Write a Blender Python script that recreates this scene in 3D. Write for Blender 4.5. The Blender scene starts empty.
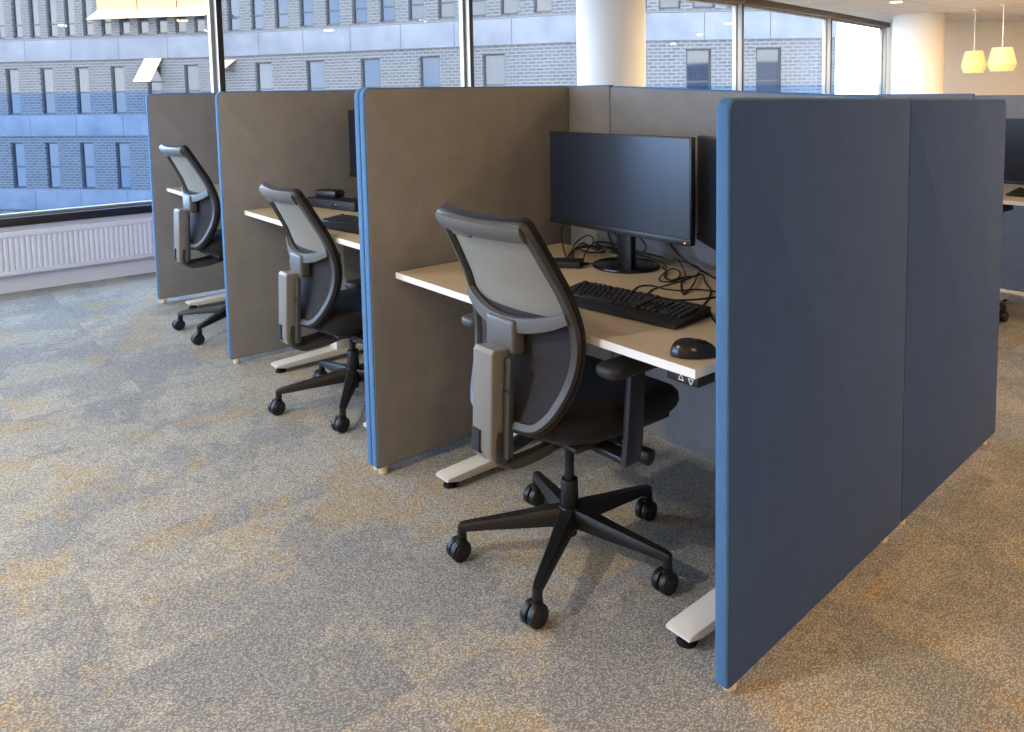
import bpy, bmesh, math, random
from mathutils import Vector, Matrix, Euler
random.seed(7)
C = bpy.context.scene.collection
PI = math.pi
R = math.radians

# ------------------------------------------------------------------ helpers
def lin(c):
    return tuple((v/12.92 if v <= .04045 else ((v+.055)/1.055)**2.4) for v in c)

def hexc(r, g, b):
    return lin((r/255, g/255, b/255))

class MB:
    """collects shapes and links them as ONE mesh object"""
    def __init__(self):
        self.bm = bmesh.new()
        self.mi = 0
    def _tag(self, faces):
        for f in faces:
            f.material_index = self.mi
            f.smooth = True
    def box(self, x0, x1, y0, y1, z0, z1, bev=0.0, seg=2, M=None):
        bm = self.bm
        vs = [bm.verts.new((x, y, z)) for x in (x0, x1) for y in (y0, y1) for z in (z0, z1)]
        q = [(0, 1, 3, 2), (4, 6, 7, 5), (0, 4, 5, 1), (2, 3, 7, 6), (0, 2, 6, 4), (1, 5, 7, 3)]
        fs = [bm.faces.new([vs[i] for i in a]) for a in q]
        self._tag(fs)
        allv = set(vs)
        if bev > 0:
            es = list({e for f in fs for e in f.edges})
            r = bmesh.ops.bevel(bm, geom=es, offset=bev, segments=seg, profile=.5, affect='EDGES')
            self._tag(r['faces'])
            allv = {v for v in allv if v.is_valid} | set(r['verts'])
        if M is not None:
            bmesh.ops.transform(bm, matrix=M, verts=list(allv))
        return self
    def poly_prism(self, pts, depth, axis='y', off=0.0, bev=0.0, seg=2, M=None):
        """extrude a closed 2-D outline; axis: direction of the extrusion"""
        bm = self.bm
        def p3(a, b, d):
            return {'y': (a, d, b), 'z': (a, b, d), 'x': (d, a, b)}[axis]
        lo = [bm.verts.new(p3(a, b, off)) for a, b in pts]
        hi = [bm.verts.new(p3(a, b, off+depth)) for a, b in pts]
        n = len(pts)
        caps = [bm.faces.new(lo), bm.faces.new(hi[::-1])]
        sides = [bm.faces.new((lo[i], hi[i], hi[(i+1) % n], lo[(i+1) % n])) for i in range(n)]
        bmesh.ops.recalc_face_normals(bm, faces=caps+sides)
        self._tag(caps+sides)
        allv = set(lo+hi)
        if bev > 0:
            es = [e for f in caps for e in f.edges]
            r = bmesh.ops.bevel(bm, geom=es, offset=bev, segments=seg, profile=.5, affect='EDGES')
            self._tag(r['faces'])
            allv = {v for v in allv if v.is_valid} | set(r['verts'])
        if M is not None:
            bmesh.ops.transform(bm, matrix=M, verts=list(allv))
        return self
    def cyl(self, p0, p1, r0, r1=None, n=20, bev=0.0):
        r1 = r0 if r1 is None else r1
        p0, p1 = Vector(p0), Vector(p1)
        if bev > 0:
            d = (p1-p0).normalized()
            L = (p1-p0).length
            prof = [(0, 0), (r0-bev, 0), (r0-.3*bev, .3*bev), (r0, bev), (r1, L-bev), (r1-.3*bev, L-.3*bev), (r1-bev, L), (0, L)]
        else:
            L = (p1-p0).length
            prof = [(0, 0), (r0, 0), (r1, L), (0, L)]
        return self.lathe(prof, p0, p1-p0, n)
    def lathe(self, prof, origin=(0, 0, 0), axis=(0, 0, 1), n=24, caps=True):
        bm = self.bm
        q = Vector((0, 0, 1)).rotation_difference(Vector(axis).normalized()).to_matrix()
        o = Vector(origin)
        rings = []
        for r, z in prof:
            if r < 1e-6:
                rings.append([bm.verts.new(o+q @ Vector((0, 0, z)))])
            else:
                rings.append([bm.verts.new(o+q @ Vector((r*math.cos(2*PI*i/n), r*math.sin(2*PI*i/n), z))) for i in range(n)])
        fs = []
        for a, b in zip(rings, rings[1:]):
            for i in range(n):
                j = (i+1) % n
                if len(a) == 1 and len(b) == 1:
                    continue
                if len(a) == 1:
                    fs.append(bm.faces.new((a[0], b[j], b[i])))
                elif len(b) == 1:
                    fs.append(bm.faces.new((a[i], a[j], b[0])))
                else:
                    fs.append(bm.faces.new((a[i], a[j], b[j], b[i])))
        self._tag(fs)
        return self
    def sweep(self, path, section, up=(0, 0, 1), closed=False, scales=None, caps=True):
        """sweep a closed 2-D section (side, up) along a path; up: vector, or one per point"""
        bm = self.bm
        P = [Vector(p) for p in path]
        n = len(P)
        rings = []
        for i in range(n):
            if closed:
                t = P[(i+1) % n]-P[i-1]
            else:
                t = P[min(i+1, n-1)]-P[max(i-1, 0)]
            t.normalize()
            u = Vector(up[i]) if isinstance(up, list) else Vector(up)
            u = u-t*u.dot(t)
            if u.length < 1e-5:
                u = Vector((1, 0, 0))-t*t.x
            u.normalize()
            s = t.cross(u)
            k = scales[i] if scales else 1
            ka, kb = k if isinstance(k, tuple) else (k, k)
            rings.append([bm.verts.new(P[i]+s*a*ka+u*b*kb) for a, b in section])
        m = len(section)
        fs = []
        rng = range(n) if closed else range(n-1)
        for i in rng:
            A, B = rings[i], rings[(i+1) % n]
            for j in range(m):
                k = (j+1) % m
                fs.append(bm.faces.new((A[j], A[k], B[k], B[j])))
        if not closed and caps:
            fs.append(bm.faces.new(rings[0][::-1]))
            fs.append(bm.faces.new(rings[-1]))
        bmesh.ops.recalc_face_normals(bm, faces=fs)
        self._tag(fs)
        return self
    def tube(self, path, r, n=8, smooth=0, closed=False):
        P = [Vector(p) for p in path]
        if smooth:
            P = catmull(P, smooth, closed)
        sec = [(r*math.cos(2*PI*i/n), r*math.sin(2*PI*i/n)) for i in range(n)]
        # parallel-transport frames
        ups = []
        u = Vector((0, 0, 1))
        for i in range(len(P)):
            t = (P[min(i+1, len(P)-1)]-P[max(i-1, 0)]).normalized()
            u = u-t*u.dot(t)
            if u.length < 1e-4:
                u = t.orthogonal()
            u.normalize()
            ups.append(u.copy())
        return self.sweep(P, sec, ups, closed)
    def grid(self, f, nu, nv, flip=False):
        bm = self.bm
        V = [[bm.verts.new(f(i/nu, j/nv)) for j in range(nv+1)] for i in range(nu+1)]
        fs = []
        for i in range(nu):
            for j in range(nv):
                q = (V[i][j], V[i+1][j], V[i+1][j+1], V[i][j+1])
                fs.append(bm.faces.new(q[::-1] if flip else q))
        self._tag(fs)
        return self
    def sheet(self, f, nu, nv, thick):
        """a surface with thickness: f(u,v)->(point, normal)"""
        bm = self.bm
        A = [[None]*(nv+1) for _ in range(nu+1)]
        B = [[None]*(nv+1) for _ in range(nu+1)]
        for i in range(nu+1):
            for j in range(nv+1):
                p, nrm = f(i/nu, j/nv)
                p, nrm = Vector(p), Vector(nrm).normalized()
                A[i][j] = bm.verts.new(p+nrm*thick/2)
                B[i][j] = bm.verts.new(p-nrm*thick/2)
        fs = []
        for i in range(nu):
            for j in range(nv):
                fs.append(bm.faces.new((A[i][j], A[i+1][j], A[i+1][j+1], A[i][j+1])))
                fs.append(bm.faces.new((B[i][j], B[i][j+1], B[i+1][j+1], B[i+1][j])))
        for i in range(nu):
            for j in (0, nv):
                fs.append(bm.faces.new((A[i][j], B[i][j], B[i+1][j], A[i+1][j])))
        for j in range(nv):
            for i in (0, nu):
                fs.append(bm.faces.new((A[i][j], A[i][j+1], B[i][j+1], B[i][j])))
        bmesh.ops.recalc_face_normals(bm, faces=fs)
        self._tag(fs)
        return self
    def mesh(self, name, mats, sharp=38):
        me = bpy.data.meshes.new(name)
        self.bm.normal_update()
        self.bm.to_mesh(me)
        self.bm.free()
        for m in (mats if isinstance(mats, (list, tuple)) else [mats]):
            me.materials.append(m)
        me.set_sharp_from_angle(angle=R(sharp))
        return me
    def build(self, name, mats, parent=None, loc=(0, 0, 0), rot=(0, 0, 0), sharp=38):
        return link(name, self.mesh(name, mats, sharp), parent, loc, rot)

def link(name, me, parent=None, loc=(0, 0, 0), rot=(0, 0, 0)):
    o = bpy.data.objects.new(name, me)
    C.objects.link(o)
    o.location = loc
    o.rotation_euler = rot
    if parent:
        o.parent = parent
    return o

def catmull(P, k, closed=False):
    n = len(P)
    out = []
    rng = range(n) if closed else range(n-1)
    for i in rng:
        p0 = P[(i-1) % n] if closed else P[max(i-1, 0)]
        p1, p2 = P[i], P[(i+1) % n]
        p3 = P[(i+2) % n] if closed else P[min(i+2, n-1)]
        for s in range(k):
            t = s/k
            out.append(.5*((2*p1)+(-p0+p2)*t+(2*p0-5*p1+4*p2-p3)*t*t+(-p0+3*p1-3*p2+p3)*t**3))
    if not closed:
        out.append(P[-1])
    return out

def rrect(x0, x1, z0, z1, r, n=6, drop=0.0):
    """rounded rectangle; r: radius or (bl, br, tr, tl)"""
    rr = r if isinstance(r, (list, tuple)) else (r,)*4
    pts = []
    for (cx, cz, sx, sz, a0, q) in ((x0, z0, 1, 1, PI, rr[0]), (x1, z0, -1, 1, 1.5*PI, rr[1]), (x1, z1, -1, -1, 0, rr[2]), (x0, z1, 1, -1, .5*PI, rr[3])):
        if q <= 0:
            pts.append((cx, cz))
            continue
        for i in range(n+1):
            a = a0+.5*PI*i/n
            pts.append((cx+sx*q+q*math.cos(a), cz+sz*q+q*math.sin(a)))
    if drop:
        pts = [(a, b-drop*(a-x0)/(x1-x0)*(b-z0)/(z1-z0)) for a, b in pts]
    return pts

def thing(name, label, cat, loc=(0, 0, 0), rz=0, group=None, rot=None):
    o = bpy.data.objects.new(name, None)
    o.empty_display_size = .1
    C.objects.link(o)
    o.location = loc
    o.rotation_euler = rot if rot else (0, 0, rz)
    o['label'] = label
    o['category'] = cat
    if group:
        o['group'] = group
    return o

def tag(o, label, cat, group=None):
    o['label'] = label
    o['category'] = cat
    if group:
        o['group'] = group
    return o

def struct(name, o=None, loc=(0, 0, 0)):
    if o is None:
        o = bpy.data.objects.new(name, None)
        C.objects.link(o)
        o.location = loc
    o['kind'] = 'structure'
    return o

def copy_tree(o, parent=None):
    c = o.copy()
    C.objects.link(c)
    if parent:
        c.parent = parent
    for ch in list(o.children):
        copy_tree(ch, c)
    return c

# ------------------------------------------------------------------ materials
def mat(name, col, rough=.5, metal=0.0, spec=.5, **kw):
    m = bpy.data.materials.new(name)
    m.use_nodes = True
    b = m.node_tree.nodes['Principled BSDF']
    b.inputs['Base Color'].default_value = (*col, 1)
    b.inputs['Roughness'].default_value = rough
    b.inputs['Metallic'].default_value = metal
    b.inputs['Specular IOR Level'].default_value = spec
    for k, v in kw.items():
        b.inputs[k.replace('_', ' ')].default_value = v
    return m

def N(m, t, **kw):
    n = m.node_tree.nodes.new(t)
    for k, v in kw.items():
        setattr(n, k, v)
    return n

def L(m, a, b):
    m.node_tree.links.new(a, b)

def math_node(m, op, a, b=None):
    n = N(m, 'ShaderNodeMath', operation=op)
    for i, v in enumerate((a, b)):
        if v is None:
            continue
        if hasattr(v, 'links'):
            L(m, v, n.inputs[i])
        else:
            n.inputs[i].default_value = v
    return n.outputs[0]

def ramp(m, fac, stops, interp='LINEAR'):
    r = N(m, 'ShaderNodeValToRGB')
    r.color_ramp.interpolation = interp
    e = r.color_ramp.elements
    while len(e) < len(stops):
        e.new(.5)
    for x, (p, c) in zip(e, stops):
        x.position = p
        x.color = (*c, 1)
    L(m, fac, r.inputs[0])
    return r.outputs[0]

def mix(m, f, a, b, bt='MIX'):
    n = N(m, 'ShaderNodeMix', data_type='RGBA', blend_type=bt)
    for i, v in ((0, f), (6, a), (7, b)):
        if hasattr(v, 'links'):
            L(m, v, n.inputs[i])
        elif isinstance(v, tuple):
            n.inputs[i].default_value = (*v, 1)
        else:
            n.inputs[i].default_value = v
    return n.outputs[2]

def noise(m, vec, scale, detail=2, rough=.5):
    n = N(m, 'ShaderNodeTexNoise')
    n.inputs['Scale'].default_value = scale
    n.inputs['Detail'].default_value = detail
    n.inputs['Roughness'].default_value = rough
    if vec is not None:
        L(m, vec, n.inputs['Vector'])
    return n.outputs['Fac']

def coords(m):
    return N(m, 'ShaderNodeTexCoord').outputs['Object']

def fabric(name, c0, c1, scale=260, bump=.25):
    m = mat(name, c0, .92, spec=.15)
    b = m.node_tree.nodes['Principled BSDF']
    v = coords(m)
    f1 = noise(m, v, scale, 2, .7)
    f2 = noise(m, v, 9, 3, .6)
    col = ramp(m, f1, [(.30, c0), (.70, c1)])
    col = mix(m, .12, col, ramp(m, f2, [(.3, tuple(.6*k for k in c0)), (.7, tuple(1.25*k for k in c1))]))
    L(m, col, b.inputs['Base Color'])
    b.inputs['Sheen Weight'].default_value = .08
    bp = N(m, 'ShaderNodeBump')
    bp.inputs['Strength'].default_value = bump
    bp.inputs['Distance'].default_value = .002
    L(m, f1, bp.inputs['Height'])
    L(m, bp.outputs[0], b.inputs['Normal'])
    return m

def speckle(m, amt=.15, scale=500):
    """fine grain in the gloss of moulded plastic"""
    b = m.node_tree.nodes['Principled BSDF']
    f = noise(m, coords(m), scale, 1)
    bp = N(m, 'ShaderNodeBump')
    bp.inputs['Strength'].default_value = amt
    bp.inputs['Distance'].default_value = .0006
    L(m, f, bp.inputs['Height'])
    L(m, bp.outputs[0], b.inputs['Normal'])
    return m

M = {}
M['grey_fabric'] = fabric('grey_felt', hexc(110, 110, 111), hexc(154, 153, 152))
M['slate_fabric'] = fabric('slate_felt', hexc(42, 66, 112), hexc(62, 92, 148))
M['blue_fabric'] = fabric('blue_felt', hexc(66, 104, 143), hexc(84, 127, 168), 320)
M['white_metal'] = speckle(mat('white_powder_coat', hexc(214, 212, 206), .42), .1, 300)
M['wood_foot'] = mat('pale_plastic_foot', hexc(226, 208, 176), .45)
M['black_plastic'] = speckle(mat('black_plastic', hexc(26, 26, 27), .38), .2)
M['matte_black'] = speckle(mat('matte_black_plastic', hexc(20, 20, 20), .6), .3)
M['mouse_black'] = mat('satin_black', hexc(22, 22, 23), .24)
M['gloss_black'] = mat('gloss_black', hexc(14, 14, 15), .16)
M['rubber'] = mat('rubber', hexc(16, 16, 16), .75, spec=.2)
M['chair_grey'] = speckle(mat('grey_chair_plastic', hexc(122, 120, 115), .40), .2)
M['chair_mid'] = speckle(mat('mid_grey_chair_plastic', hexc(88, 87, 84), .42), .2)
M['chair_dark'] = speckle(mat('charcoal_chair_plastic', hexc(64, 63, 62), .42), .2)
M['chair_black'] = speckle(mat('black_chair_plastic', hexc(22, 22, 23), .40), .2)
M['seat_fabric'] = fabric('black_seat_fabric', hexc(27, 26, 26), hexc(42, 41, 40), 500, .3)
M['lumbar_fabric'] = fabric('charcoal_back_fabric', hexc(44, 45, 50), hexc(56, 57, 63), 500, .2)
M['chrome'] = mat('brushed_steel', hexc(190, 190, 192), .25, 1.0)
M['cable'] = mat('black_cable', hexc(15, 15, 15), .5)
M['key'] = speckle(mat('black_keycap', hexc(34, 33, 31), .30), .1)
M['mark_white'] = mat('white_print', hexc(225, 225, 220), .6)
M['orange_led'] = mat('orange_led', hexc(255, 140, 40), .5, Emission_Strength=1.2, Emission_Color=(1, .35, .05, 1))

def mesh_fabric():
    m = bpy.data.materials.new('chair_mesh_fabric')
    m.use_nodes = True
    nt = m.node_tree
    b = nt.nodes['Principled BSDF']
    v = coords(m)
    w = N(m, 'ShaderNodeTexWave', wave_type='BANDS', bands_direction='X')
    w.inputs['Scale'].default_value = 130
    L(m, v, w.inputs['Vector'])
    col = ramp(m, w.outputs['Fac'], [(.2, hexc(152, 149, 138)), (.8, hexc(172, 169, 157))])
    L(m, col, b.inputs['Base Color'])
    b.inputs['Roughness'].default_value = .8
    t = N(m, 'ShaderNodeBsdfTransparent')
    tl = N(m, 'ShaderNodeBsdfTranslucent')
    tl.inputs['Color'].default_value = (*hexc(160, 158, 150), 1)
    m1 = N(m, 'ShaderNodeMixShader')
    m1.inputs[0].default_value = .35
    L(m, b.outputs[0], m1.inputs[1])
    L(m, tl.outputs[0], m1.inputs[2])
    m2 = N(m, 'ShaderNodeMixShader')
    m2.inputs[0].default_value = .12
    L(m, m1.outputs[0], m2.inputs[1])
    L(m, t.outputs[0], m2.inputs[2])
    L(m, m2.outputs[0], nt.nodes['Material Output'].inputs[0])
    return m
M['mesh'] = mesh_fabric()

def laminate():
    m = mat('pale_laminate', hexc(205, 190, 168), .38, spec=.45)
    b = m.node_tree.nodes['Principled BSDF']
    v = coords(m)
    f = noise(m, v, 3, 3)
    L(m, ramp(m, f, [(.3, hexc(194, 172, 140)), (.7, hexc(203, 183, 152))]), b.inputs['Base Color'])
    return m
M['laminate'] = laminate()
M['edge_white'] = mat('white_edge_band', hexc(232, 231, 226), .4)

def screen_mat():
    m = mat('monitor_glass', hexc(18, 27, 42), .32, spec=.75)
    b = m.node_tree.nodes['Principled BSDF']
    f = noise(m, coords(m), 900, 1)
    L(m, math_node(m, 'ADD', math_node(m, 'MULTIPLY', f, .06), .27), b.inputs['Roughness'])
    return m
M['screen'] = screen_mat()

def carpet():
    m = mat('carpet_tiles', (.3, .28, .25), .97, spec=.05)
    b = m.node_tree.nodes['Principled BSDF']
    v = coords(m)
    # half-metre tiles, each with its own slice of the cloud pattern
    sc = N(m, 'ShaderNodeVectorMath', operation='SCALE')
    L(m, v, sc.inputs[0])
    sc.inputs['Scale'].default_value = 2.0
    fl = N(m, 'ShaderNodeVectorMath', operation='FLOOR')
    L(m, sc.outputs[0], fl.inputs[0])
    wn = N(m, 'ShaderNodeTexWhiteNoise', noise_dimensions='2D')
    L(m, fl.outputs[0], wn.inputs['Vector'])
    off = N(m, 'ShaderNodeVectorMath', operation='MULTIPLY_ADD')
    L(m, wn.outputs['Color'], off.inputs[0])
    off.inputs[1].default_value = (.5, .5, 0)
    L(m, v, off.inputs[2])
    big = noise(m, off.outputs[0], 1.7, 5, .62)
    big2 = noise(m, off.outputs[0], 2.0, 5, .65)
    fade = noise(m, v, 24, 2, .7)
    # ragged patch edges
    jag = math_node(m, 'ADD', big, math_node(m, 'MULTIPLY', math_node(m, 'SUBTRACT', fade, .5), .22))
    jag2 = math_node(m, 'ADD', big2, math_node(m, 'MULTIPLY', math_node(m, 'SUBTRACT', fade, .5), .22))
    base = hexc(197, 196, 186)
    grey = hexc(162, 167, 170)
    tan = hexc(202, 180, 138)
    col = mix(m, ramp(m, jag, [(.46, (0, 0, 0)), (.54, (1, 1, 1))]), grey, base)
    col = mix(m, ramp(m, jag2, [(.52, (0, 0, 0)), (.60, (.8, .8, .8))]), col, tan)
    tv = N(m, 'ShaderNodeSeparateColor')
    L(m, wn.outputs['Color'], tv.inputs[0])
    col = mix(m, .35, col, ramp(m, tv.outputs[2], [(0, hexc(176, 172, 168)), (1, hexc(206, 198, 184))]), 'MIX')
    # loop pile grain, running diagonally
    rt = N(m, 'ShaderNodeMapping')
    rt.inputs['Rotation'].default_value = (0, 0, R(35))
    rt.inputs['Scale'].default_value = (1, .45, 1)
    L(m, v, rt.inputs[0])
    g1 = N(m, 'ShaderNodeTexVoronoi')
    g1.inputs['Scale'].default_value = 300
    L(m, rt.outputs[0], g1.inputs['Vector'])
    g2 = noise(m, v, 210, 2, .8)
    gg = math_node(m, 'ADD', math_node(m, 'MULTIPLY', g1.outputs['Distance'], -.9), math_node(m, 'MULTIPLY', g2, 1.1))
    grain = ramp(m, gg, [(.02, (.42, .43, .44)), (.46, (1.38, 1.36, 1.32))])
    col = mix(m, .85, col, grain, 'MULTIPLY')
    L(m, col, b.inputs['Base Color'])
    bp = N(m, 'ShaderNodeBump')
    bp.inputs['Strength'].default_value = .5
    bp.inputs['Distance'].default_value = .004
    L(m, gg, bp.inputs['Height'])
    L(m, bp.outputs[0], b.inputs['Normal'])
    return m
M['carpet'] = carpet()

M['wall_paint'] = mat('warm_white_paint', hexc(222, 212, 196), .85, spec=.2)
M['plinth'] = mat('white_plinth_paint', hexc(216, 220, 226), .6)
M['radiator'] = mat('white_radiator_enamel', hexc(218, 222, 230), .4)
M['black_frame'] = mat('black_window_frame', hexc(26, 25, 25), .45)
M['alu'] = mat('pale_aluminium', hexc(156, 148, 136), .45, .35)
M['grey_frame'] = mat('grey_glazing_bead', hexc(92, 90, 88), .5)
M['pelmet'] = mat('brown_blind_box', hexc(92, 80, 70), .6)
M['pillar'] = mat('white_pillar_paint', hexc(226, 222, 214), .8, spec=.2)

def ceiling_mat():
    m = mat('ceiling_tiles', hexc(214, 210, 202), .9, spec=.1)
    b = m.node_tree.nodes['Principled BSDF']
    br = N(m, 'ShaderNodeTexBrick')
    br.offset = 0
    br.inputs['Scale'].default_value = 1
    br.inputs['Brick Width'].default_value = 1.2
    br.inputs['Row Height'].default_value = .6
    br.inputs['Mortar Size'].default_value = .006
    br.inputs['Color1'].default_value = (*hexc(214, 210, 202), 1)
    br.inputs['Color2'].default_value = (*hexc(208, 204, 196), 1)
    br.inputs['Mortar'].default_value = (*hexc(120, 116, 108), 1)
    L(m, coords(m), br.inputs['Vector'])
    L(m, br.outputs[0], b.inputs['Base Color'])
    return m
M['ceiling'] = ceiling_mat()

def glass_mat(name, tint, ior=1.5, boost=1.0):
    m = bpy.data.materials.new(name)
    m.use_nodes = True
    nt = m.node_tree
    nt.nodes.remove(nt.nodes['Principled BSDF'])
    lw = N(m, 'ShaderNodeLayerWeight')
    lw.inputs['Blend'].default_value = .5
    sch = math_node(m, 'ADD', math_node(m, 'MULTIPLY', math_node(m, 'POWER', lw.outputs['Facing'], 5.0), .95), .045)
    t = N(m, 'ShaderNodeBsdfTransparent')
    t.inputs['Color'].default_value = (*tint, 1)
    g = N(m, 'ShaderNodeBsdfGlossy')
    g.inputs['Roughness'].default_value = 0.0
    ms = N(m, 'ShaderNodeMixShader')
    L(m, math_node(m, 'MULTIPLY', sch, boost), ms.inputs[0])
    L(m, t.outputs[0], ms.inputs[1])
    L(m, g.outputs[0], ms.inputs[2])
    L(m, ms.outputs[0], nt.nodes['Material Output'].inputs[0])
    return m
M['glass'] = glass_mat('window_glass', (.95, .97, .97), boost=.32)
M['tinted_glass'] = glass_mat('blue_tinted_glass', (.70, .83, .97), boost=.32)

def brick_mat():
    m = mat('grey_brick', hexc(140, 140, 140), .9, spec=.1)
    b = m.node_tree.nodes['Principled BSDF']
    br = N(m, 'ShaderNodeTexBrick')
    br.inputs['Scale'].default_value = 1
    br.inputs['Brick Width'].default_value = .34
    br.inputs['Row Height'].default_value = .13
    br.inputs['Mortar Size'].default_value = .022
    br.inputs['Color1'].default_value = (*hexc(72, 73, 76), 1)
    br.inputs['Color2'].default_value = (*hexc(62, 64, 68), 1)
    br.inputs['Mortar'].default_value = (*hexc(92, 92, 93), 1)
    mp = N(m, 'ShaderNodeMapping')
    mp.inputs['Rotation'].default_value = (R(-90), 0, 0)
    L(m, coords(m), mp.inputs[0])
    L(m, mp.outputs[0], br.inputs['Vector'])
    L(m, br.outputs[0], b.inputs['Base Color'])
    return m
M['brick'] = brick_mat()

def concrete():
    m = mat('pale_concrete', hexc(190, 190, 190), .85, spec=.15)
    b = m.node_tree.nodes['Principled BSDF']
    f = noise(m, coords(m), .9, 4, .6)
    L(m, ramp(m, f, [(.3, hexc(80, 84, 92)), (.7, hexc(96, 99, 106))]), b.inputs['Base Color'])
    return m
M['concrete'] = concrete()
M['pane_far'] = mat('reflecting_pane', hexc(30, 38, 50), .05, 0.0, .5, IOR=1.45)
M['frame_far'] = mat('grey_far_frame', hexc(26, 30, 36), .6)
M['awning'] = mat('cream_awning_cloth', hexc(172, 146, 114), .9)
M['blind_orange'] = mat('orange_sun_blind', hexc(176, 134, 88), .9)
M['asphalt'] = mat('street_asphalt', hexc(60, 61, 64), .9)

def lit_shade():
    m = mat('glowing_lamp_shade', hexc(206, 164, 104), .7)
    b = m.node_tree.nodes['Principled BSDF']
    b.inputs['Emission Color'].default_value = (1, .58, .22, 1)
    b.inputs['Emission Strength'].default_value = .62
    return m
M['shade'] = lit_shade()
M['bulb'] = mat('warm_bulb', (1, .8, .5), .4, Emission_Color=(1, .72, .4, 1), Emission_Strength=8)
M['downlight_glow'] = mat('downlight_glow', (1, .9, .75), .4, Emission_Color=(1, .82, .58, 1), Emission_Strength=22)

# ------------------------------------------------------------------ the room
CEIL = 2.64
room_outline = [(-5.86, -6.36), (-5.86, .81), (-5.875, 3.27), (-5.925, 5.65), (-6.02, 7.98), (-6.58, 11.22), (-7.16, 14.42), (5.40, 28.9), (5.40, -6.36)]
m_ = MB()
m_.poly_prism(room_outline[::-1], .12, 'z', -.12)
struct('floor', m_.build('floor', M['carpet']))
m_ = MB()
m_.poly_prism(room_outline[::-1], .12, 'z', CEIL)
struct('ceiling', m_.build('ceiling', M['ceiling']))

# far wall beyond the second pillar: faces back along the room at an angle
rh = Vector((.6536, .7569, 0))
fh = Vector((-.7569, .6536, 0))
e0 = Vector((1.045, -1.368, 0))+fh*16.35+rh*6.62
wl = MB()
wl.box(0, 19.5, 0, .15, 0, CEIL)
struct('wall_back', wl.build('wall_back', M['wall_paint'], None, e0, (0, 0, math.atan2(rh.y, rh.x))))
wl = MB()
wl.box(0, 19.4, -.03, 0, 0, .08, .006)
struct('baseboard_back', wl.build('baseboard_back', M['plinth'], None, e0, (0, 0, math.atan2(rh.y, rh.x))))
wl = MB()
wl.box(5.2, 5.35, -6.2, 28.6, 0, CEIL)
struct('wall_right', wl.build('wall_right', M['wall_paint']))

# curved glazed facade on the left: polyline of mullion feet
facade = [(-5.745, -6.2), (-5.745, -4.1), (-5.745, -1.65), (-5.745, .81), (-5.76, 3.27), (-5.81, 5.65), (-5.90, 7.95), (-6.46, 11.2), (-7.06, 14.3)]
Z_RAIL0, Z_RAIL1, Z_HEAD = .475, .535, 2.55
def seg_frame(a, b):
    a, b = Vector((*a, 0)), Vector((*b, 0))
    d = b-a
    return a, d.length, math.atan2(d.y, d.x)
front = [(-1.4, -6.2), (-3.6, -6.2), (-5.745, -6.2)]
wl = MB()
wl.box(-1.4, 5.2, -6.36, -6.2, 0, CEIL)
struct('wall_front', wl.build('wall_front', M['wall_paint']))
spans = [(facade[i], facade[i+1], 'left') for i in range(len(facade)-1)]+[(front[i], front[i+1], 'front') for i in range(len(front)-1)]
for i, (fa, fb, sd_) in enumerate(spans):
    a, ln, ang = seg_frame(fa, fb)
    # local: x along the facade, -y into the room
    p = MB()
    p.box(0, ln, 0, .16, 0, Z_RAIL0)
    struct('wall_'+sd_, p.build('wall_'+sd_, M['plinth'], None, a, (0, 0, ang)))
    p = MB()
    p.box(0, ln, -.10, .16, CEIL-.09, CEIL, .004)
    struct('trim_1', p.build('trim_1', M['pelmet'], None, a, (0, 0, ang)))
    w = struct('window_%d' % (i+1), None, a)
    w.rotation_euler = (0, 0, ang)
    p = MB()
    p.box(.03, ln-.03, .045,   .069, 1.415, CEIL-.09)
    p.build('pane', M['glass'], w)
    p = MB()
    p.box(.03, ln-.03, .045, .069, Z_RAIL1, 1.413)
    lp = p.build('guard_pane', M['tinted_glass'], w)
    lp['label'] = 'blue tinted lower pane'
    p = MB()
    p.box(0, ln, -.03, .10, Z_RAIL0, Z_RAIL1, .003)
    p.build('sill_rail', M['black_frame'], w)
    p = MB()
    p.box(.02, ln-.02, .035, .10, Z_RAIL1, Z_RAIL1+.022, .003)
    p.box(.02, ln-.02, .035, .10, CEIL-.115, CEIL-.09, .003)
    for x in (.018, ln-.05):
        p.box(x, x+.032, .035, .10, Z_RAIL1+.022, CEIL-.115, .003)
    p.build('glazing_bead', M['alu'], w)
    p = MB()
    p.box(-.020, .020, -.035, .10, Z_RAIL1, CEIL-.09, .003)
    mu = p.build('mullion', M['alu'], w)
    p = MB()
    p.box(-.022, .022, -.043, -.0355, Z_RAIL1, CEIL-.09, .002)
    p.build('cover_strip', M['black_frame'], mu)
    if fb == facade[-1]:
        p = MB()
        p.box(ln-.020, ln+.020, -.035, .10, Z_RAIL1, CEIL-.09, .003)
        p.build('mullion', M['alu'], w)

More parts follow.
